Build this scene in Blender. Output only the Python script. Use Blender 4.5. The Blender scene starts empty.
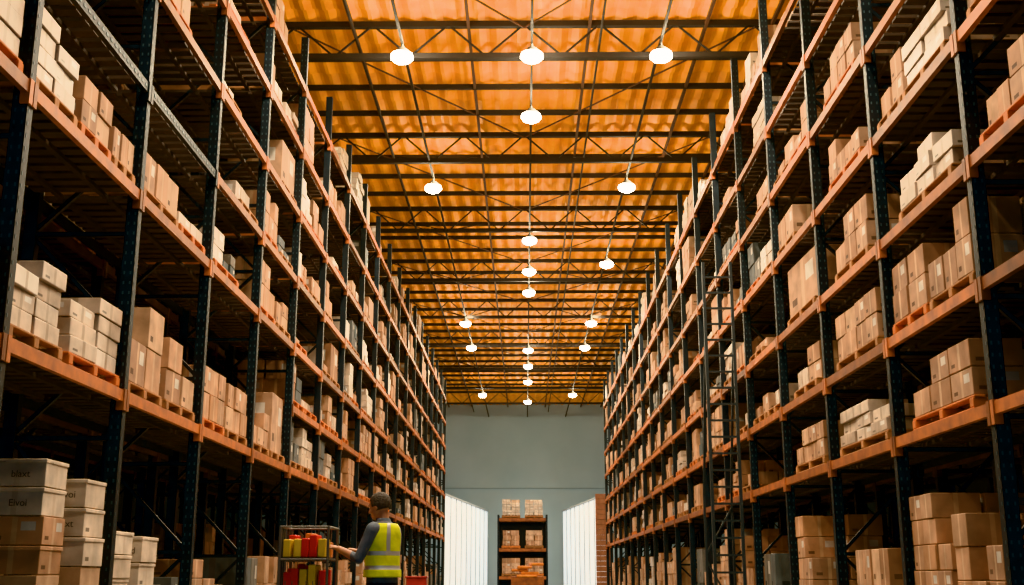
import bpy, math, random
from mathutils import Vector, Matrix
R = random.Random(11)
scene = bpy.context.scene
COL = scene.collection

# ------------------------------------------------------------------ materials
def newmat(name, col, rough=0.6, metal=0.0, emis=None, estr=0.0):
    m = bpy.data.materials.new(name); m.use_nodes = True
    b = m.node_tree.nodes['Principled BSDF']
    b.inputs['Base Color'].default_value = (*col, 1)
    b.inputs['Roughness'].default_value = rough
    b.inputs['Metallic'].default_value = metal
    if emis:
        b.inputs['Emission Color'].default_value = (*emis, 1)
        b.inputs['Emission Strength'].default_value = estr
    return m

def noisy(name, c1, c2, scale=6, rough=0.6, metal=0.0, bump=0.15, stretch=(1, 1, 1), island=0.0, detail=5):
    m = newmat(name, c1, rough, metal); nt = m.node_tree; N = nt.nodes; L = nt.links
    b = N['Principled BSDF']
    tc = N.new('ShaderNodeTexCoord'); mp = N.new('ShaderNodeMapping'); mp.inputs['Scale'].default_value = stretch
    no = N.new('ShaderNodeTexNoise'); no.inputs['Scale'].default_value = scale; no.inputs['Detail'].default_value = detail
    L.new(tc.outputs['Object'], mp.inputs['Vector']); L.new(mp.outputs['Vector'], no.inputs['Vector'])
    cr = N.new('ShaderNodeValToRGB'); cr.color_ramp.elements[0].position = .35; cr.color_ramp.elements[1].position = .68
    cr.color_ramp.elements[0].color = (*c1, 1); cr.color_ramp.elements[1].color = (*c2, 1)
    L.new(no.outputs['Fac'], cr.inputs['Fac'])
    out = cr.outputs['Color']
    if island > 0:
        g = N.new('ShaderNodeNewGeometry'); mr = N.new('ShaderNodeMapRange')
        mr.inputs['To Min'].default_value = 1 - island; mr.inputs['To Max'].default_value = 1 + island * .5
        L.new(g.outputs['Random Per Island'], mr.inputs['Value'])
        hs = N.new('ShaderNodeHueSaturation'); L.new(out, hs.inputs['Color']); L.new(mr.outputs['Result'], hs.inputs['Value'])
        out = hs.outputs['Color']
    L.new(out, b.inputs['Base Color'])
    bp = N.new('ShaderNodeBump'); bp.inputs['Strength'].default_value = bump; bp.inputs['Distance'].default_value = .02
    L.new(no.outputs['Fac'], bp.inputs['Height']); L.new(bp.outputs['Normal'], b.inputs['Normal'])
    return m

def carton(name, cols, tape, labelcut=0.6, rough=0.75, labelcol=(.55, .52, .46)):
    m = newmat(name, cols[0], rough); nt = m.node_tree; N = nt.nodes; L = nt.links
    b = N['Principled BSDF']
    g = N.new('ShaderNodeNewGeometry')
    cr = N.new('ShaderNodeValToRGB'); e = cr.color_ramp.elements
    e[0].color = (*cols[0], 1); e[1].color = (*cols[-1], 1)
    for i, c in enumerate(cols[1:-1]):
        q = e.new((i + 1) / (len(cols) - 1)); q.color = (*c, 1)
    L.new(g.outputs['Random Per Island'], cr.inputs['Fac'])
    uv = N.new('ShaderNodeUVMap'); uv.uv_map = 'UVMap'
    sp = N.new('ShaderNodeSeparateXYZ'); L.new(uv.outputs['UV'], sp.inputs['Vector'])
    def M(op, a, bb=None):
        n = N.new('ShaderNodeMath'); n.operation = op
        for i, v in enumerate((a, bb)):
            if v is None: continue
            if isinstance(v, (int, float)): n.inputs[i].default_value = v
            else: L.new(v, n.inputs[i])
        return n.outputs[0]
    u, v = sp.outputs['X'], sp.outputs['Y']
    tapem = M('LESS_THAN', M('ABSOLUTE', M('SUBTRACT', u, .5)), .05)
    lab = M('MULTIPLY', M('LESS_THAN', M('ABSOLUTE', M('SUBTRACT', u, .74)), .13),
            M('LESS_THAN', M('ABSOLUTE', M('SUBTRACT', v, .66)), .16))
    r2 = M('FRACT', M('MULTIPLY', g.outputs['Random Per Island'], 37.7))
    lab = M('MULTIPLY', lab, M('GREATER_THAN', r2, labelcut))
    mark = M('MULTIPLY', M('LESS_THAN', M('ABSOLUTE', M('SUBTRACT', u, .2)), .09),
             M('LESS_THAN', M('ABSOLUTE', M('SUBTRACT', v, .25)), .07))
    mark = M('MULTIPLY', mark, M('GREATER_THAN', M('FRACT', M('MULTIPLY', g.outputs['Random Per Island'], 91.3)), .5))
    def mix(f, a, colr):
        n = N.new('ShaderNodeMix'); n.data_type = 'RGBA'; L.new(f, n.inputs[0]); L.new(a, n.inputs[6]); n.inputs[7].default_value = (*colr, 1)
        return n.outputs[2]
    c = mix(tapem, cr.outputs['Color'], tape)
    c = mix(mark, c, tuple(x * .3 for x in cols[0]))
    c = mix(lab, c, labelcol)
    no = N.new('ShaderNodeTexNoise'); no.inputs['Scale'].default_value = 4; no.inputs['Detail'].default_value = 6
    tc = N.new('ShaderNodeTexCoord'); L.new(tc.outputs['Object'], no.inputs['Vector'])
    hs = N.new('ShaderNodeHueSaturation'); mr = N.new('ShaderNodeMapRange')
    mr.inputs['From Min'].default_value = .3; mr.inputs['From Max'].default_value = .7
    mr.inputs['To Min'].default_value = .66; mr.inputs['To Max'].default_value = 1.18
    L.new(no.outputs['Fac'], mr.inputs['Value']); L.new(mr.outputs['Result'], hs.inputs['Value']); L.new(c, hs.inputs['Color'])
    L.new(hs.outputs['Color'], b.inputs['Base Color'])
    bp = N.new('ShaderNodeBump'); bp.inputs['Strength'].default_value = .3; bp.inputs['Distance'].default_value = .02
    L.new(no.outputs['Fac'], bp.inputs['Height']); L.new(bp.outputs['Normal'], b.inputs['Normal'])
    return m

M_navy = noisy('navy_painted_steel', (.006, .013, .021), (.010, .023, .035), 8, .5, .2, .05)
M_slot = newmat('upright_slots', (.07, .11, .13), .5, .3)
M_orange = noisy('orange_painted_beam', (.47, .155, .05), (.24, .085, .045), 5, .5, .1, .05, island=.6)
M_deck = noisy('deck_slats', (.030, .022, .018), (.055, .037, .029), 6, .8, 0, .1, island=.4)
M_kraft = carton('kraft_cardboard', [(.40, .22, .135), (.50, .295, .185), (.27, .145, .085), (.58, .38, .25), (.34, .20, .13), (.46, .25, .14)], (.55, .37, .24), .75)
M_pale = carton('pale_wrapped_cartons', [(.58, .46, .36), (.66, .56, .46), (.44, .33, .25), (.70, .62, .53)], (.42, .33, .25), .6, .35, (.75, .73, .68))
M_white = carton('printed_cartons', [(.62, .51, .40), (.68, .58, .47)], (.60, .49, .38), .9)
M_dark = carton('dark_crates', [(.05, .08, .09), (.12, .13, .13), (.18, .16, .13)], (.08, .08, .08), .6)
M_wood = noisy('pallet_wood', (.42, .20, .09), (.28, .14, .07), 7, .8, 0, .2, (1, 6, 1), island=.3)
M_opal = noisy('orange_pallet_paint', (.60, .19, .055), (.44, .14, .05), 7, .7, 0, .2, island=.25)
LOADM = [M_wood, M_kraft, M_pale, M_white, M_dark, M_opal]
M_truss = newmat('dark_truss_steel', (.014, .010, .009), .8, 0)
M_browns = newmat('brown_primed_steel', (.06, .024, .013), .7, 0)

# ------------------------------------------------------------------ mesh builder
class B:
    def __init__(s): s.v = []; s.f = []; s.m = []; s.uv = []
    def quadbox(s, P, mat=0):
        i = len(s.v); s.v += [tuple(p) for p in P]
        for q in ((0, 1, 5, 4), (1, 2, 6, 5), (2, 3, 7, 6), (3, 0, 4, 7), (4, 5, 6, 7), (3, 2, 1, 0)):
            s.f.append(tuple(i + k for k in q)); s.m.append(mat); s.uv.append(((0, 0), (1, 0), (1, 1), (0, 1)))
    def box(s, c, d, mat=0, rz=0.0):
        x, y, z = c; a, b, e = d[0] / 2, d[1] / 2, d[2] / 2
        co, si = math.cos(rz), math.sin(rz)
        P = []
        for zz in (-e, e):
            for xx, yy in ((-a, -b), (a, -b), (a, b), (-a, b)):
                P.append((x + xx * co - yy * si, y + xx * si + yy * co, z + zz))
        s.quadbox(P, mat)
    def bar(s, p0, p1, w, h=None, mat=0):
        h = h or w
        p0, p1 = Vector(p0), Vector(p1); d = (p1 - p0)
        if d.length < 1e-6: return
        d.normalize(); up = Vector((0, 0, 1)) if abs(d.z) < .95 else Vector((0, 1, 0))
        a = d.cross(up).normalized() * (w / 2); b = a.cross(d).normalized() * (h / 2)
        P = [p0 - a - b, p0 + a - b, p1 + a - b, p1 - a - b, p0 - a + b, p0 + a + b, p1 + a + b, p1 - a + b]
        s.quadbox(P, mat)
    def tube(s, p0, p1, r0, r1=None, seg=10, mat=0):
        r1 = r0 if r1 is None else r1
        p0, p1 = Vector(p0), Vector(p1); d = (p1 - p0).normalized()
        up = Vector((0, 0, 1)) if abs(d.z) < .95 else Vector((0, 1, 0))
        a = d.cross(up).normalized(); b = a.cross(d).normalized()
        rings = []
        for p, r in ((p0, r0), (p1, r1)):
            rings.append([p + (a * math.cos(t) + b * math.sin(t)) * r for t in [2 * math.pi * k / seg for k in range(seg)]])
        s.loft(rings, mat)
    def loft(s, rings, mat=0, caps=True, matf=None):
        n = len(rings[0]); i0 = len(s.v)
        for r in rings: s.v += [tuple(p) for p in r]
        for j in range(len(rings) - 1):
            for k in range(n):
                a = i0 + j * n + k; b = i0 + j * n + (k + 1) % n
                s.f.append((a, b, b + n, a + n)); s.m.append(matf(j, k) if matf else mat); s.uv.append(((0, 0), (1, 0), (1, 1), (0, 1)))
        if caps:
            s.f.append(tuple(i0 + k for k in reversed(range(n)))); s.m.append(mat); s.uv.append(tuple((0, 0) for _ in range(n)))
            s.f.append(tuple(i0 + (len(rings) - 1) * n + k for k in range(n))); s.m.append(mat); s.uv.append(tuple((0, 0) for _ in range(n)))
    def ell(s, c, r, mat=0, seg=16, rg=10, T=None):
        rings = []
        for j in range(rg + 1):
            t = math.pi * (j + .0) / rg; t = min(max(t, .06), math.pi - .06)
            ring = []
            for k in range(seg):
                a = 2 * math.pi * k / seg
                p = Vector((c[0] + r[0] * math.sin(t) * math.cos(a), c[1] + r[1] * math.sin(t) * math.sin(a), c[2] - r[2] * math.cos(t)))
                ring.append(T(p) if T else p)
            rings.append(ring)
        s.loft(rings, mat)
    def cap(s, p0, r0, p1, r1, mat=0, T=None):
        if T: p0, p1 = T(Vector(p0)), T(Vector(p1))
        s.tube(p0, p1, r0, r1, 14, mat); s.ell(p0, (r0,) * 3, mat, 14, 8); s.ell(p1, (r1,) * 3, mat, 14, 8)
    def obj(s, name, mats, parent=None, smooth=False, bevel=0):
        me = bpy.data.meshes.new(name); me.from_pydata(s.v, [], s.f)
        for m in mats: me.materials.append(m)
        me.polygons.foreach_set('material_index', s.m)
        l = me.uv_layers.new(name='UVMap'); flat = []
        for q in s.uv:
            for c in q: flat += [c[0], c[1]]
        l.data.foreach_set('uv', flat)
        if smooth: me.polygons.foreach_set('use_smooth', [True] * len(me.polygons))
        me.update()
        o = bpy.data.objects.new(name, me); COL.objects.link(o)
        if parent: o.parent = parent
        if bevel:
            bm = o.modifiers.new('bevel', 'BEVEL'); bm.width = bevel; bm.segments = 2
        return o
def empty(name, loc=(0, 0, 0)):
    e = bpy.data.objects.new(name, None); e.location = loc; e.empty_display_size = .2; COL.objects.link(e); return e

# ------------------------------------------------------------------ dimensions
W = 3.8; CH = 1.05; DEPTH = 1.1; RTOP = 10.25
XW = 17.0; YB = 74.0; YF = -3.0; ZC = 11.9
L_Y0, L_BAY, L_N = 3.0, 2.6, 20
R_Y0, R_BAY, R_N = 4.25, 2.55, 20
L_LV = [2.75, 4.74, 5.88, 7.03, 8.17, 9.31]
R_LV = [2.42, 3.45, 4.52, 5.68, 6.77, 7.88, 9.0]

# ------------------------------------------------------------------ shell
def plane_box(name, c, d, m):
    b = B(); b.box(c, d); return b.obj(name, [m])
M_floor = noisy('polished_concrete', (.13, .14, .145), (.20, .205, .205), 1.5, .35, 0, .05)
plane_box('floor', (0, (YB + YF) / 2, -.1), (2 * XW, YB - YF, .2), M_floor)
M_bwall = noisy('grey_teal_wall_paint', (.38, .54, .62), (.43, .59, .67), .4, .8, 0, .02)
plane_box('wall_back', (0, YB + .1, ZC / 2), (2 * XW, .2, ZC), M_bwall)
M_side = noisy('dark_side_cladding', (.02, .035, .045), (.03, .05, .06), 2, .8, 0, .05)
plane_box('wall_left', (-XW - .1, (YB + YF) / 2, ZC / 2), (.2, YB - YF, ZC), M_side)
plane_box('wall_right', (XW + .1, (YB + YF) / 2, ZC / 2), (.2, YB - YF, ZC), M_side)
b = B(); b.box((0, YB - .03, 6.4), (14, .06, .05)); b.box((0, YB - .04, .15), (14, .06, .3))
b.obj('trim_1', [newmat('wall_trim_paint', (.30, .42, .48), .7)])

# corrugated ceiling
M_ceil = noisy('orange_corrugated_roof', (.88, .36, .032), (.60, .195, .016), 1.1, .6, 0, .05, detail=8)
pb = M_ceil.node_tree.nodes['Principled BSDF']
pb.inputs['Emission Color'].default_value = (1.0, .32, .018, 1); pb.inputs['Emission Strength'].default_value = .13  # added emission: lamp-lit glow put into the sheet colour, the roof is no lamp
vs = []; fs = []; dx = .07; nx = int(22 / dx); rows = []
y = 2.0; step = .7375
while y < YB - .01:
    y2 = min(y + step, YB); rows.append((y, 0.0)); rows.append((y2, .11)); y = y2
for (yy, dz) in rows:
    for i in range(nx + 1):
        x = -11 + i * 22 / nx
        wv = math.sin(2 * math.pi * x / .42)
        vs.append((x, yy + .05 * wv, ZC - .02 - dz + .045 * wv))
for j in range(len(rows) - 1):
    for i in range(nx):
        a = j * (nx + 1) + i; fs.append((a, a + 1, a + nx + 2, a + nx + 1))
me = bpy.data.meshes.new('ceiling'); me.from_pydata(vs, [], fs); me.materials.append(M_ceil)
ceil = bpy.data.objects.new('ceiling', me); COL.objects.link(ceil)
rb = B(); rb.box((0, (YB + YF) / 2, ZC + .25), (2 * XW, YB - YF, .2)); rb.obj('roof_deck', [M_side])

# roof trusses: one structure
tb = B()
ty = 20.9 - 5.9 * 3
XT = 12.0
while ty < YB - .5:
    zb, zt = 10.98, 11.66
    tb.box((0, ty, zb), (2 * XT, .12, .11)); tb.box((0, ty, zt), (2 * XT, .12, .12))
    n = 16
    for i in range(n):
        x0 = -XT + 2 * XT * i / n; xm = x0 + XT / n; x1 = x0 + 2 * XT / n
        tb.bar((x0, ty, zt), (xm, ty, zb), .036); tb.bar((xm, ty, zb), (x1, ty, zt), .036)
    if ty + 5.9 < YB:
        for j in (1, 2, 3):
            tb.box((0, ty + j * 5.9 / 4, 11.64), (2 * XT, .07, .12), 0)
        for x in (-6.9, -2.3, 2.3, 6.9):
            tb.bar((x, ty, zb), (x - 1.15, ty + 5.9 / 4, zt), .028, mat=0)
            tb.bar((x, ty, zb), (x + 1.15, ty + 5.9 / 4, zt), .028, mat=0)
        tb.bar((-4.6, ty, zt - .07), (0, ty + 5.9, zt - .07), .028, mat=1); tb.bar((4.6, ty, zt - .07), (0, ty + 5.9, zt - .07), .028, mat=1)
    ty += 5.9
for x in (-2.34, .15, 2.62):
    tb.box((x, (YB + 3) / 2, 10.98), (.05, YB - 3, .06))
for x in (-8, -4.9, -3.4, -1.1, 1.3, 3.6, 4.9, 8):
    tb.box((x, (YB + 3) / 2, 11.62), (.06, YB - 3, .08), 1)
tb.tube((1.5, 3, 11.3), (1.5, YB, 11.3), .025); tb.tube((-3.3, 3, 11.3), (-3.3, YB, 11.3), .025)
tb.obj('roof_truss', [M_truss, M_browns])

# ------------------------------------------------------------------ rack skeleton
def upright(b, x, y, slots=True):
    b.box((x, y, RTOP / 2), (.12, .10, RTOP), 0)
    b.box((x, y, .01), (.2, .18, .02), 0)
    if slots:
        z = .2
        while z < RTOP - .1:
            for dxx in (-.030, .030):
                b.box((x + dxx, y - .051, z), (.014, .004, .030), 1)
            for s in (-1, 1):
                b.box((x + s * .061, y - .02, z), (.004, .014, .030), 1)
            z += .10
def rack(name, side, x_face, y0, bay, n, levels, near_dark=None, extra_far=None, slots=True, bmat=None):
    root = empty(name, (0, 0, 0))
    up = B(); bm = B(); dk = B()
    x0 = side * (x_face + .055); x1 = side * (x_face + DEPTH - .05)
    for i in range(n + 1):
        y = y0 + i * bay
        upright(up, x0, y, slots and y < 20); upright(up, x1, y, False)
        z = .3; fl = False
        while z + 1.0 < RTOP:
            up.box(((x0 + x1) / 2, y, z), (DEPTH - .15, .045, .045), 0)
            up.bar((x0 if fl else x1, y, z), (x1 if fl else x0, y, z + 1.0), .04)
            z += 1.0; fl = not fl
    for i in range(n):
        y = y0 + i * bay; yc = y + bay / 2
        lv = list(levels)
        if extra_far and y > extra_far[0]: lv.append(extra_far[1])
        for z in lv:
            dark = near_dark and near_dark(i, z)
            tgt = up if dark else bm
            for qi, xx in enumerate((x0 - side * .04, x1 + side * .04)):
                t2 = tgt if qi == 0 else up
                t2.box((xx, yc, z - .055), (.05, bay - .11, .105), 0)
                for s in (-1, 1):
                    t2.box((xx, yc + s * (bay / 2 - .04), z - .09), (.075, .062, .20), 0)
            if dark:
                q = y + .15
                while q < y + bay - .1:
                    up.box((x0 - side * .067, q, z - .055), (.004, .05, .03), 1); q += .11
            q = y + .14
            while q < y + bay - .1:
                dk.box((side * (x_face + DEPTH / 2), q, z - .03), (DEPTH - .2, .13, .035)); q += .205
            for t in (.3, .7):
                dk.box((side * (x_face + DEPTH * t), yc, z - .07), (.05, bay - .1, .04))
    up.obj('uprights', [M_navy, M_slot], root); bm.obj('load_beams', [bmat or M_orange], root); dk.obj('shelf_decking', [M_deck], root)
    return root
M_darkbeam = noisy('dark_brown_beam', (.12, .045, .025), (.05, .028, .022), 5, .6, .1, .05, island=.4)  # darker, browner copy of the beam paint for rear and outer racks
OL = [2.0, 3.6, 5.2, 6.8, 8.4]
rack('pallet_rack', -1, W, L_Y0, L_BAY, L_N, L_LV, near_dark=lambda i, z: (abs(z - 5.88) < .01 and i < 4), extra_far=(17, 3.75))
rack('pallet_rack', 1, W, R_Y0, R_BAY, R_N, R_LV)
rack('pallet_rack', -1, W + DEPTH + .2, L_Y0, L_BAY, L_N, L_LV, slots=False, bmat=M_darkbeam)
rack('pallet_rack', 1, W + DEPTH + .2, R_Y0, R_BAY, R_N, R_LV, slots=False, bmat=M_darkbeam)
rack('pallet_rack', -1, W + 6.0, L_Y0, L_BAY, L_N, OL, slots=False, bmat=M_darkbeam)
rack('pallet_rack', 1, W + 6.0, R_Y0, R_BAY, R_N, OL, slots=False, bmat=M_darkbeam)

# ------------------------------------------------------------------ pallets & loads
def pallet(b, x, y, z, sx=1.0, sy=1.1, mat=0):
    for t in (-1, 0, 1):
        b.box((x, y + t * (sy / 2 - .05), z + .065), (sx, .09, .08), mat)
    for t in (-1, 0, 1):
        b.box((x + t * (sx / 2 - .05), y, z + .012), (.1, sy, .022), mat)
    n = 6
    for i in range(n):
        b.box((x - sx / 2 + .06 + i * (sx - .12) / (n - 1), y, z + .118), (.1, sy, .022), mat)
    return z + .13
def stack(b, x, y, z, sx, sy, nx, ny, nz, h, mat, drop=.25, jit=.012, r=R):
    for i in range(nx):
        for j in range(ny):
            top = nz - (1 if (nz > 1 and r.random() < drop) else 0)
            if nz > 3 and r.random() < drop * .5: top -= 1
            for k in range(top):
                bx = x - sx / 2 + (i + .5) * sx / nx; by = y - sy / 2 + (j + .5) * sy / ny
                b.box((bx + r.uniform(-jit, jit), by + r.uniform(-jit, jit), z + (k + .5) * h),
                      (sx / nx - .024, sy / ny - .024, h - .008), mat, r.uniform(-.04, .04))
def load(b, x, y, z, kind, H=None, r=R, sy=1.1):
    pm = 5 if r.random() < .45 else 0
    z = pallet(b, x, y, z, 1.0, sy, pm)
    if kind == 'brown':
        H = H or r.choice([.5, .65, .8]); nz = max(1, round(H / r.choice([.24, .30, .38]))); stack(b, x, y, z, .98, sy - .04, 2, r.choice([2, 3]) if sy < 1.3 else r.choice([3, 4]), nz, H / nz, 1, .35, r=r)
    elif kind == 'pale':
        H = H or r.choice([.45, .6, .75]); nz = max(2, round(H / .15)); stack(b, x, y, z, .96, sy - .06, 2, 2 if sy < 1.3 else 3, nz, H / nz, 2, .45, .024, r=r)
    elif kind == 'mix':
        H = H or .7; y0 = y - sy / 4; y1 = y + sy / 4; h2 = H * r.uniform(.4, .75)
        nz = max(1, round(H / .28)); stack(b, x, y0, z, .9, sy / 2 - .04, 2, 1, nz, H / nz, r.choice([1, 1, 2]), .2, r=r)
        nz = max(1, round(h2 / .2)); stack(b, x, y1, z, .9, sy / 2 - .06, 2, r.choice([1, 2]), nz, h2 / nz, r.choice([1, 1, 2, 4]), .3, r=r)
    elif kind == 'dark':
        H = H or .5; stack(b, x, y, z, .9, sy - .1, 1, 2, 2, H / 2, 4, .3, r=r)
    elif kind == 'one':
        H = H or .8; stack(b, x, y, z, .9, sy - .1, 1, 1, 1, H, r.choice([1, 2]), 0, r=r)
    elif kind == 'small':
        H = H or .3; stack(b, x, y, z, .8, sy - .2, 2, 3, 1, H, r.choice([1, 2]), .3, r=r)
KINDS = ['brown'] * 7 + ['mix'] * 5 + ['pale'] * 3 + ['one'] + ['small'] * 4 + ['dark'] * 2
NEAR = {
 ('L', 2, 0): [(.62, 'pale', .78, 1.05), (1.9, 'pale', .62, 1.25)],
 ('L', 2, 1): [(.55, 'pale', .62, .9), (1.45, 'brown', .45, .75), (2.2, 'brown', .3, .6)],
 ('L', 1, 1): [(.7, 'brown', .6, 1.1), (1.95, 'pale', .66, 1.1)],
 ('L', 1, 0): [(.7, 'brown', .6, 1.1), (1.9, 'pale', .6, 1.1)],
 ('L', 3, 0): [(.68, 'brown', .85, 1.1), (1.92, 'brown', .68, 1.1)],
 ('L', 3, 1): [(.75, 'brown', .38, 1.2), (1.95, 'pale', .32, 1.0)],
 ('L', 4, 0): [(.7, 'brown', .95, 1.05), (1.9, 'brown', .6, 1.1)],
 ('L', 4, 1): [(.9, 'mix', .45, 1.2)],
 ('L', 5, 0): [(.7, 'brown', .5, 1.1), (1.9, 'one', .9, 1.0)],
 ('L', 1, 2): [], ('L', 2, 2): [], ('L', 3, 2): [], ('L', 4, 2): [(1.9, 'small', .3, 1.0)],
 ('L', 1, 3): [(1.9, 'brown', .4, 1.0)], ('L', 2, 3): [], ('L', 3, 3): [(.8, 'brown', .35, 1.1)], ('L', 3, 4): [], ('L', 4, 4): [(.8, 'small', .3, 1.1)],
 ('L', 2, -1): [], ('L', 3, -1): [(2.12, 'dark', .9, .75)],
 ('L', 4, -1): [(.7, 'brown', 1.1, 1.1), (1.9, 'mix', .8, 1.1)],
 ('R', 2, 0): [(1.25, 'brown', .50, 1.6)],
 ('R', 2, 1): [(.75, 'brown', .68, 1.1), (1.9, 'brown', .60, 1.05)],
 ('R', 2, 2): [(1.2, 'pale', .50, 1.5)],
 ('R', 2, 3): [(.95, 'pale', .45, 1.2), (2.0, 'mix', .55, .8)],
 ('R', 3, 0): [(1.25, 'pale', .42, 1.9)],
 ('R', 3, 1): [(1.25, 'brown', .55, 1.7)],
 ('R', 3, 2): [(1.2, 'brown', .60, 1.4)],
 ('R', 3, 3): [(1.2, 'brown', .5, 1.4)],
 ('R', 3, 4): [(1.2, 'brown', .48, 1.4)],
 ('R', 3, 5): [], ('R', 2, 4): [], ('R', 2, 5): [], ('R', 1, 2): [(1.8, 'mix', .5, 1.1)], ('R', 1, 3): [(1.8, 'brown', .5, 1.1)],
 ('R', 1, 0): [], ('R', 1, 1): [], ('R', 1, -1): [],
 ('R', 2, -1): [(.75, 'brown', 1.45, 1.1), (1.9, 'brown', 1.68, 1.1)],
 ('R', 3, -1): [(1.3, 'brown', 1.2, 1.3)],
 ('R', 4, 2): [(1.2, 'one', .72, 1.6)],
 ('R', 4, 1): [(1.2, 'mix', .5, 1.3)], ('R', 4, 0): [(1.2, 'brown', .45, 1.6)],
}
NM = 'pallet_of_cardboard_boxes'
def fill(side, x_face, y0, bay, n, levels, key, occ, extra=None, near=False):
    far = B()
    xc = side * (x_face + DEPTH / 2 - .02)
    for i in range(n):
        y = y0 + i * bay
        lv = list(enumerate([0.0] + list(levels)))
        if extra and y > extra[0]: lv.append((99, extra[1]))
        for li, z in lv:
            idx = li - 1
            nxt = min([q for q in levels + ([extra[1]] if extra and y > extra[0] else []) if q > z + .1] + [RTOP + .5])
            hmax = nxt - z - .34
            if near and (key, i, idx) in NEAR:
                items = NEAR[(key, i, idx)]
            else:
                items = []
                for off in (bay * .27, bay * .73):
                    if R.random() < occ * (.72 if (near and z > 6.5) else 1):
                        H = None
                        if idx == -1: H = R.uniform(.9, 1.8)
                        items.append((off + R.uniform(-.05, .05), R.choice(KINDS) if idx >= 0 else R.choice(['brown', 'brown', 'mix', 'dark']), H, R.uniform(.9, 1.12)))
            for off, kind, H, sy in items:
                if H is None: H = min(hmax, R.uniform(.25, .85)) if kind != 'small' else R.uniform(.16, .32)
                H = min(H, hmax)
                if near and y < 19:
                    nb = B(); ox, oy = xc, y + off
                    load(nb, 0, 0, 0, kind, H, sy=sy); o = nb.obj(NM, LOADM, bevel=.006); o.location = (ox, oy, z + .001)
                else:
                    load(far, xc, y + off, z + .001, kind, H, sy=sy)
    if far.v: far.obj('warehouse_box_stock', LOADM)
fill(-1, W, L_Y0, L_BAY, L_N, L_LV, 'L', .82, (17, 3.75), True)
fill(1, W, R_Y0, R_BAY, R_N, R_LV, 'R', .82, None, True)
fill(-1, W + DEPTH + .2, L_Y0, L_BAY, L_N, L_LV, 'l', .25)
fill(1, W + DEPTH + .2, R_Y0, R_BAY, R_N, R_LV, 'r', .25)
fill(-1, W + 6, L_Y0, L_BAY, L_N, OL, 'lo', .3)
fill(1, W + 6, R_Y0, R_BAY, R_N, OL, 'ro', .3)

# ------------------------------------------------------------------ printed storage box stacks (left floor)
M_ink = newmat('printed_ink', (.08, .07, .065), .7)
def text(body, loc, size, parent, rx=90):
    c = bpy.data.curves.new('printed_text', 'FONT'); c.body = body; c.size = size; c.align_x = 'CENTER'; c.extrude = .001
    c.materials.append(M_ink); o = bpy.data.objects.new('printed_text', c); COL.objects.link(o)
    o.rotation_euler = (math.radians(rx), 0, 0); o.location = loc; o.parent = parent
def boxstack(x, y, top, w, d, h, whites, words):
    b = B()
    z = 0.13
    pallet(b, 0, 0, 0, w + .06, d + .06, 0)
    n = int((top - .13) // h); h = (top - .13) / n
    for k in range(n):
        wt = k >= n - whites
        jx = R.uniform(-.018, .018)
        b.box((jx, 0, z + h / 2), (w, d, h - .008), 3 if wt else 1, R.uniform(-.015, .015))
        if k % 2 == 0 or wt: b.box((jx, 0, z + h - .022), (w + .016, d + .016, .032), 3 if wt else 1)
        z += h
    o = b.obj('stacked_storage_boxes', LOADM, bevel=.005); o.location = (x, y, 0)
    for k, wd in words:
        zc = .13 + (n - k) * h - h * .66
        text(wd, (.03, -d / 2 - .012, zc), h * .34, o)
boxstack(-4.10, 9.55, 1.97, .46, .45, .225, 2, [(0, 'blaxt'), (1, 'Eivoi'), (4, 'blond')])
boxstack(-3.98, 10.22, 1.86, .42, .45, .225, 3, [(0, 'Ixvoi'), (1, 'blaxt')])
boxstack(-4.66, 9.75, 1.78, .46, .45, .25, 2, [(0, 'Eivoi')])
boxstack(-4.10, 11.35, 1.46, .40, .5, .22, 3, [(0, 'Ixvoi')])
boxstack(-4.03, 12.0, 1.43, .38, .5, .22, 2, [(0, 'blond')])

# ------------------------------------------------------------------ end-of-aisle white panel partitions
M_panel = newmat('white_partition_panel', (.82, .86, .88), .5, 0, (.85, .95, 1), .48)  # added emission paints bright lighting into the panels, also washing the back wall
M_pf = newmat('panel_frame', (.40, .46, .49), .5)
M_brick = noisy('brown_panel_end', (.30, .14, .085), (.22, .10, .065), 5, .8)
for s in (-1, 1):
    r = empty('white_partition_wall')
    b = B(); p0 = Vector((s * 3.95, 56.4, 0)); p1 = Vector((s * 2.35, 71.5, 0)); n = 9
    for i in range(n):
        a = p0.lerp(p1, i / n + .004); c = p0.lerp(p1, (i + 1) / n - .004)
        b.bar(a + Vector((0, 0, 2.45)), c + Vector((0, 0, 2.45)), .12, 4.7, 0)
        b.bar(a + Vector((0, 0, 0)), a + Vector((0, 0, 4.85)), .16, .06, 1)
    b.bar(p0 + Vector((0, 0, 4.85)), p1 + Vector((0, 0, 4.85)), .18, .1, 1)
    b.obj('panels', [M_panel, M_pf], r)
    if s > 0:
        e = B()
        for k in range(20):
            e.box((s * 3.72, 56.1, .12 + k * .242), (.70, .3, .23), 0)
        e.obj('end_pier', [M_brick], r)

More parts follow.
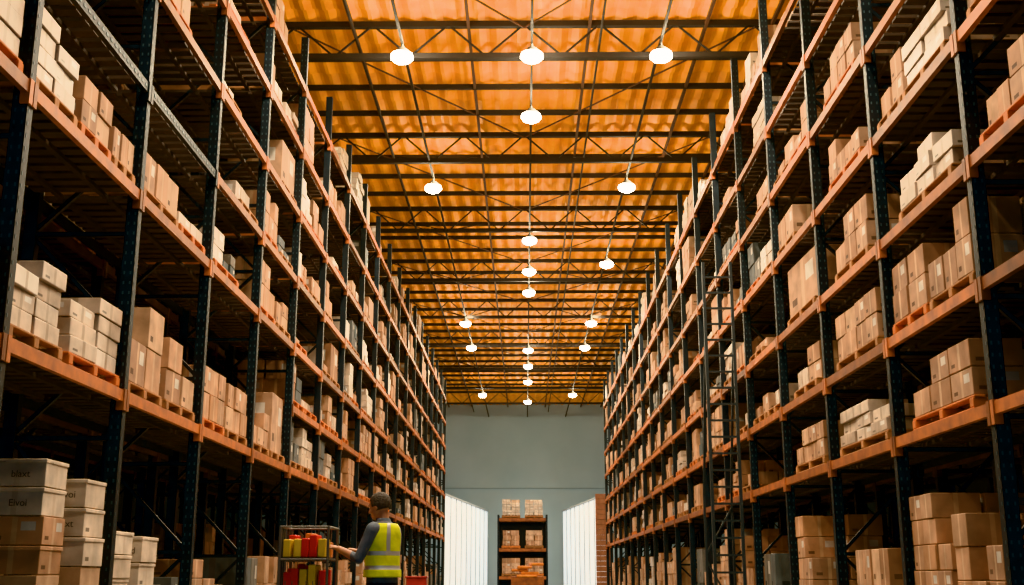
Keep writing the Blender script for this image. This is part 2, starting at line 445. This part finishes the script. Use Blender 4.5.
# centre shelving unit at the end of the aisle
r = empty('end_aisle_shelving'); b = B(); yy = 63.0
xs = -.15
for x in (xs - 1.3, xs + 1.3):
    for y in (yy, yy + 1.0): b.box((x, y, 2.1), (.1, .1, 4.2), 0)
    for z in (.6, 1.6, 2.6, 3.4): b.bar((x, yy, z), (x, yy + 1, z + .6), .05)
for z in (.9, 2.35, 3.95):
    for y in (yy, yy + 1): b.box((xs, y, z), (2.6, .07, .16), 1)
    b.box((xs, yy + .5, z + .02), (2.5, .95, .04), 2)
b.box((xs, yy + 1.08, 2.1), (2.6, .03, 3.9), 0)
b.obj('frame', [M_navy, M_orange, M_deck], r)
b = B()
for x in (xs - .62, xs + .62):
    load(b, x, yy + .5, 4.05, 'pale', .85, sy=.95); load(b, x, yy + .5, 2.45, 'mix', .8, sy=.95); load(b, x, yy + .5, 1.0, 'brown', .8, sy=.95)
b.obj('shelf_load', LOADM, r)
b = B()
b.box((0, 0, .5), (1.6, 1, 1.0), 0)
for k in range(5): b.box((R.uniform(-.5, .5), R.uniform(-.3, .3), 1.0 + k * .14), (1.0 - .1 * k, .7, .13), 1, R.uniform(-.3, .3))
o = b.obj('orange_sack_pile', [M_orange, noisy('orange_sacks', (.65, .25, .06), (.5, .15, .03), 5)], bevel=.04); o.location = (0.1, 58, 0)

# ------------------------------------------------------------------ aisle ladder on the right
r = B()
for s in (-.24, .24): r.box((s, 0, 3.2), (.05, .07, 6.4), 0)
z = .25
while z < 6.35: r.box((0, 0, z), (.46, .04, .035), 0); z += .28
for s in (-.24, .24):
    r.box((s, .9, 1.2), (.04, .04, 2.4), 0); r.bar((s, .9, 2.4), (s, 0, 5.2), .04); r.bar((s, 0, .1), (s, .9, .1), .05)
    for y in (0, .9): r.tube((s - .03, y, .06), (s + .03, y, .06), .06, seg=14)
r.bar((-.24, .9, 1.4), (.24, .9, 2.2), .03); r.bar((.24, .9, .4), (-.24, .9, 1.3), .03)
o = r.obj('rolling_warehouse_ladder', [newmat('grey_ladder_steel', (.04, .055, .065), .5, .3)]); o.location = (3.38, 19.6, 0)

# red tote stack further down the aisle
b = B()
for k in range(4):
    z = .02 + k * .255
    b.box((0, 0, z + .11), (.40, .34, .21), 0); b.box((0, 0, z + .225), (.45, .40, .035), 0)
    if k < 3: b.box((.55, .1, z + .12), (.38, .34, .24), 1)
o = b.obj('red_plastic_tote_stack', [noisy('red_plastic', (.36, .03, .02), (.25, .02, .02), 5, .4), M_kraft], bevel=.01); o.location = (-2.2, 24.0, 0)

# ------------------------------------------------------------------ roll cage cart
cx, cy = -1.93, 10.50; cw, cd, chh = .42, .52, 1.46
root = empty('roll_cage_cart', (cx, cy, 0))
M_tube = newmat('zinc_tube', (.20, .20, .19), .5, .6)
b = B()
for sx in (-1, 1):
    for sy in (-1, 1):
        b.tube((sx * cw / 2, sy * cd / 2, .16), (sx * cw / 2, sy * cd / 2, chh), .012)
        b.tube((sx * (cw / 2 - .04) - .02, sy * (cd / 2 - .04), .06), (sx * (cw / 2 - .04) + .02, sy * (cd / 2 - .04), .06), .06, seg=18, mat=1)
        b.box((sx * (cw / 2 - .04), sy * (cd / 2 - .04), .12), (.05, .05, .08), 0)
for z in (.2, .6, .92, 1.18, chh):
    for s in (-1, 1):
        b.tube((-cw / 2, s * cd / 2, z), (cw / 2, s * cd / 2, z), .009)
        if s < 0 or z < 1.1 or z == chh: b.tube((s * cw / 2, -cd / 2, z), (s * cw / 2, cd / 2, z), .009)
for i in range(1, 7):
    t = -cw / 2 + cw * i / 7
    b.tube((t, -cd / 2, .2), (t, -cd / 2, 1.0), .004, seg=6); b.tube((t, cd / 2, .2), (t, cd / 2, chh), .004, seg=6)
    t = -cd / 2 + cd * i / 7
    b.tube((-cw / 2, t, .2), (-cw / 2, t, chh), .004, seg=6)
for z in (.35, .5, .75):
    b.tube((-cw / 2, -cd / 2, z), (cw / 2, -cd / 2, z), .004, seg=6); b.tube((-cw / 2, -cd / 2, z), (-cw / 2, cd / 2, z), .004, seg=6)
b.box((0, 0, .18), (cw, cd, .03), 0)
for z in (.60, .94, 1.19): b.box((0, 0, z), (cw - .03, cd - .03, .012), 0)
b.obj('cage_frame', [M_tube, newmat('black_rubber', (.02, .02, .02), .7)], root, smooth=False)
b = B()
PR = random.Random(5)
for z0, hh in ((.2, .3), (.61, .26), (.95, .20), (1.2, .22)):
    for i in range(5):
        for j in range(2):
            h = PR.uniform(hh * .6, hh)
            b.box((-.152 + i * .076, -.12 + j * .22, z0 + h / 2), (.066, .18, h), PR.choice([0, 0, 0, 1, 3, 4, 0]), PR.uniform(-.12, .12))
b.obj('packed_goods', [newmat('red_pack', (.62, .03, .02), .4), newmat('yellow_pack', (.70, .45, .06), .4), newmat('dark_pack', (.04, .05, .05), .4), newmat('orange_pack', (.6, .17, .04), .4), newmat('cream_pack', (.5, .42, .33), .5)], root, bevel=.010)

# ------------------------------------------------------------------ worker
root = empty('warehouse_worker', (-1.27, 10.50, 0)); root.rotation_euler = (0, 0, math.radians(66))
def rx(deg, piv):
    m = Matrix.Translation(piv) @ Matrix.Rotation(math.radians(deg), 4, 'X') @ Matrix.Translation(-Vector(piv))
    return lambda p: m @ Vector(p)
HT = rx(-16, Vector((0, 0, 1.55)))
def ring(cx, cy, z, rx_, ry_, n=28):
    return [Vector((cx + rx_ * math.cos(2 * math.pi * k / n), cy + ry_ * math.sin(2 * math.pi * k / n), z)) for k in range(n)]
b = B()
TOR = [(.90, 0, .165, .125), (.97, 0, .170, .128), (1.05, 0, .160, .124), (1.14, .005, .158, .120), (1.24, .008, .170, .124), (1.34, .008, .184, .126), (1.41, .0, .182, .118), (1.46, -.005, .158, .102), (1.495, -.005, .11, .08), (1.52, 0, .065, .06)]
b.loft([ring(0, y, z, a, c) for z, y, a, c in TOR])
for s in (-1, 1):
    hip = (s * .095, 0, .92); kn = (s * .11, .02, .50); an = (s * .12, -.02, .10)
    b.cap(hip, .098, kn, .062); b.cap(kn, .062, an, .045)
    b.ell((s * .125, .06, .045), (.048, .135, .045))
    b.cap((s * .17, 0, 1.445), .064, (s * .195, 0, 1.435), .062)
LW, RW = Vector((-.20, .335, 1.275)), Vector((.12, .33, 1.26))
b.cap((-.20, 0, 1.43), .060, (-.265, .085, 1.185), .045); b.cap((-.265, .085, 1.185), .043, LW, .028)
b.cap((.20, 0, 1.43), .060, (.255, .10, 1.18), .045); b.cap((.255, .10, 1.18), .043, RW, .028)
def hand(w, d, up, side):
    d = Vector(d).normalized(); up = Vector(up).normalized(); s = d.cross(up).normalized() * side
    for t in (-.028, -.009, .010, .028):
        b.cap(w + d * .012 + s * t * .6, .017, w + d * .088 + s * t, .0135)
    Ls = [.066, .078, .073, .056]
    for t, Lf in zip((-.031, -.010, .011, .031), Ls):
        a = w + d * .092 + s * t
        c1 = a + (d * .9 - up * .35).normalized() * Lf * .5
        c2 = c1 + (d * .45 - up * .9).normalized() * Lf * .33
        c3 = c2 + (-d * .15 - up).normalized() * Lf * .28
        b.cap(a, .0098, c1, .0090); b.cap(c1, .0090, c2, .0082); b.cap(c2, .0082, c3, .0074)
    a = w + d * .03 - s * .026
    c1 = a + (d * .6 - s * .7 - up * .2).normalized() * .042; c2 = c1 + (d * .85 - s * .1 - up * .5).normalized() * .034
    b.cap(a, .015, c1, .0115); b.cap(c1, .0115, c2, .0095)
hand(LW, (.05, 1, .30), (0, -.25, 1), 1); hand(RW, (-.1, 1, .2), (0, -.2, 1), -1)
b.cap((0, -.005, 1.47), .058, (0, .015, 1.58), .054)
hd = lambda c, r_, seg=18, rg=12: b.ell(c, r_, 0, seg, rg, HT)
hd((0, .015, 1.675), (.075, .096, .096)); hd((0, .045, 1.64), (.066, .072, .085)); hd((0, .06, 1.582), (.045, .052, .038))
hd((0, .07, 1.70), (.058, .040, .018))
b.cap((0, .112, 1.672), .009, (0, .130, 1.638), .014, T=HT)
hd((0, .112, 1.604), (.024, .012, .006)); hd((0, .110, 1.594), (.021, .012, .006))
for s in (-1, 1):
    hd((s * .040, .085, 1.632), (.024, .024, .018)); hd((s * .076, .012, 1.652), (.009, .019, .032), 10, 8)
raw = b.obj('worker_raw', [])
rm = raw.modifiers.new('rm', 'REMESH'); rm.mode = 'VOXEL'; rm.voxel_size = .0062; rm.adaptivity = 0
sm = raw.modifiers.new('sm', 'SMOOTH'); sm.factor = .5; sm.iterations = 3
dg = bpy.context.evaluated_depsgraph_get(); dg.update()
bme = bpy.data.meshes.new_from_object(raw.evaluated_get(dg)); bme.name = 'body'
bpy.data.objects.remove(raw)
M_skin = noisy('skin', (.52, .28, .19), (.45, .23, .15), 20, .5, 0, .03)
M_shirt = noisy('grey_shirt', (.16, .19, .23), (.11, .14, .17), 12, .85, 0, .3)
M_trou = noisy('navy_trousers', (.02, .025, .04), (.03, .035, .05), 10, .85, 0, .3)
M_shoe = newmat('black_boots', (.015, .014, .013), .5)
bme.materials.clear()
for m in (M_skin, M_shirt, M_trou, M_shoe): bme.materials.append(m)
for p in bme.polygons:
    x, y, z = p.center; p.use_smooth = True
    if z > 1.515: k = 0
    elif y > .165 and z > 1.05: k = 0
    elif z < .12: k = 3
    elif z < .985: k = 2
    else: k = 1
    p.material_index = k
body = bpy.data.objects.new('body', bme); COL.objects.link(body); body.parent = root
M_vest = noisy('hi_vis_yellow_fabric', (.80, .82, .03), (.60, .65, .02), 9, .8, 0, .5)
M_refl = newmat('reflective_tape', (.55, .57, .56), .4, .3)
b = B()
VR = []
def interp(z):
    for q in range(len(TOR) - 1):
        if TOR[q][0] <= z <= TOR[q + 1][0]:
            t = (z - TOR[q][0]) / (TOR[q + 1][0] - TOR[q][0]); return [TOR[q][i] + t * (TOR[q + 1][i] - TOR[q][i]) for i in (1, 2, 3)]
    return TOR[-1][1:]
zs = [1.03 + i * .0125 for i in range(int(.47 / .0125) + 1)]
n = 56
for z in zs:
    y_, a, c = interp(z); off = .018 + (.010 if z < 1.1 else 0) + max(0, (z - 1.44)) * .1
    rr_ = []
    for kk in range(n):
        t = 2 * math.pi * kk / n; w_ = 1 + .012 * math.sin(t * 7 + z * 30) * (1.5 - z) * 2
        rr_.append(Vector(((a + off) * w_ * math.cos(t), y_ + (c + off) * w_ * math.sin(t), z)))
    VR.append(rr_)
def vm(j, k):
    z = zs[j]; t = (k + .5) / n * 2 * math.pi
    if 1.09 <= z < 1.13 or 1.21 <= z < 1.25: return 1
    xx = abs(math.cos(t))
    if z >= 1.25 and .42 < xx < .58: return 1
    return 0
b.loft(VR, 0, False, vm)
v = b.obj('hi_vis_vest', [M_vest, M_refl], root, True)
so = v.modifiers.new('s', 'SOLIDIFY'); so.thickness = .006; so.offset = 1
b = B()
b.loft([ring(0, .0, 1.50, .075, .072, 24), ring(0, .008, 1.535, .066, .066, 24), ring(0, .01, 1.545, .060, .060, 24)], 0, False)
b.obj('shirt_collar', [M_shirt], root, True)
b = B(); b.ell((0, .004, 1.682), (.083, .101, .101), 0, 36, 28)
keepf = []; km = []; ku = []
for f, m_, u_ in zip(b.f, b.m, b.uv):
    c = sum((Vector(b.v[i]) for i in f), Vector()) / len(f)
    if c.y > .052 and c.z < 1.725: continue
    if c.z < 1.62: continue
    if c.y > .015 and c.z < 1.665: continue
    keepf.append(f); km.append(m_); ku.append(u_)
b.f, b.m, b.uv = keepf, km, ku; b.v = [tuple(HT(Vector(p))) for p in b.v]
h = b.obj('hair', [noisy('grey_brown_hair', (.05, .045, .04), (.11, .10, .095), 60, .8, 0, .8)], root, True)
so = h.modifiers.new('s', 'SOLIDIFY'); so.thickness = .008; so.offset = 0
b = B()
for s in (-1, 1):
    b.ell((s * .028, .098, 1.668), (.012, .010, .008), 0, 12, 8, HT); b.ell((s * .028, .107, 1.667), (.005, .003, .005), 1, 8, 6, HT)
    b.cap((s * .015, .110, 1.688), .004, (s * .042, .102, 1.69), .0035, 1, T=HT)
b.obj('eyes', [newmat('eye_white', (.7, .68, .65), .3), newmat('iris_brow', (.05, .035, .03), .6)], root, True)

# ------------------------------------------------------------------ high bay lamps (mounted under the longitudinal runners)
M_lens = newmat('lamp_lens', (1, 1, 1), .5, 0, (1, .90, .70), 90)
M_shade = newmat('lamp_housing', (.05, .05, .05), .6, .3)
ZL = 10.66
def lathe(b, prof, mat, seg=24):
    b.loft([[Vector((r_ * math.cos(2 * math.pi * k / seg), r_ * math.sin(2 * math.pi * k / seg), z)) for k in range(seg)] for r_, z in prof], mat, False)
lb_ = B()
lathe(lb_, [(.20, .08), (.16, .13), (.10, .18), (.06, .22), (.02, .23)], 0)
lathe(lb_, [(.001, -.10), (.09, -.09), (.17, -.05), (.215, .0), (.215, .04), (.20, .08)], 1)
lb_.box((0, 0, .26), (.05, .05, .08), 0)
lamp_proto = lb_.obj('high_bay_lamp', [M_shade, M_lens], smooth=True)
lamp_me = lamp_proto.data; first = True
centre = [8.5, 14.4, 20.3, 23.3, 32.8, 36.4, 39.3, 50, 54, 58.6, 65.6]
sides = [8.8, 14.5, 20.3, 28.0, 35.5, 44.4, 49.4, 63]
pos = [(.15, y) for y in centre] + [(x_, y) for y in sides for x_ in (-2.34, 2.62)]
for (x, y) in pos:
    if x < 0 and y == 35.5: continue
    if first: o = lamp_proto; first = False
    else: o = bpy.data.objects.new('high_bay_lamp', lamp_me); COL.objects.link(o)
    o.location = (x, y, ZL)
    l = bpy.data.lights.new('downlight', 'SPOT'); l.energy = 900 if y > 12 else 780; l.color = (1, .82, .62); l.spot_size = math.radians(150); l.spot_blend = .8; l.shadow_soft_size = .2
    lo_ = bpy.data.objects.new('downlight', l); COL.objects.link(lo_); lo_.parent = o; lo_.location = (0, 0, -.22)
    l = bpy.data.lights.new('spill', 'POINT'); l.energy = 120; l.color = (1, .82, .52); l.shadow_soft_size = .2
    lo_ = bpy.data.objects.new('spill', l); COL.objects.link(lo_); lo_.parent = o; lo_.location = (0, 0, -.30)
    l = bpy.data.lights.new('uplight', 'POINT'); l.energy = 55; l.color = (1, .86, .55); l.shadow_soft_size = .08
    lo_ = bpy.data.objects.new('uplight', l); COL.objects.link(lo_); lo_.parent = o; lo_.location = (.16, -.10, .27)

# ------------------------------------------------------------------ world & camera
w = bpy.data.worlds.new('World'); scene.world = w; w.use_nodes = True
w.node_tree.nodes['Background'].inputs['Color'].default_value = (.40, .75, 1.0, 1)
w.node_tree.nodes['Background'].inputs['Strength'].default_value = .32
cam = bpy.data.cameras.new('Camera'); co = bpy.data.objects.new('Camera', cam); COL.objects.link(co)
co.location = (0, 0, CH); co.rotation_euler = (math.radians(90 + 13.8), 0, math.radians(.65))
cam.sensor_width = 36; cam.lens = 36 * 1150 / 1024; cam.clip_end = 300
scene.camera = co
try:
    scene.view_settings.view_transform = 'Khronos PBR Neutral'
except Exception:
    scene.view_settings.view_transform = 'Filmic'
scene.view_settings.exposure = 0.05
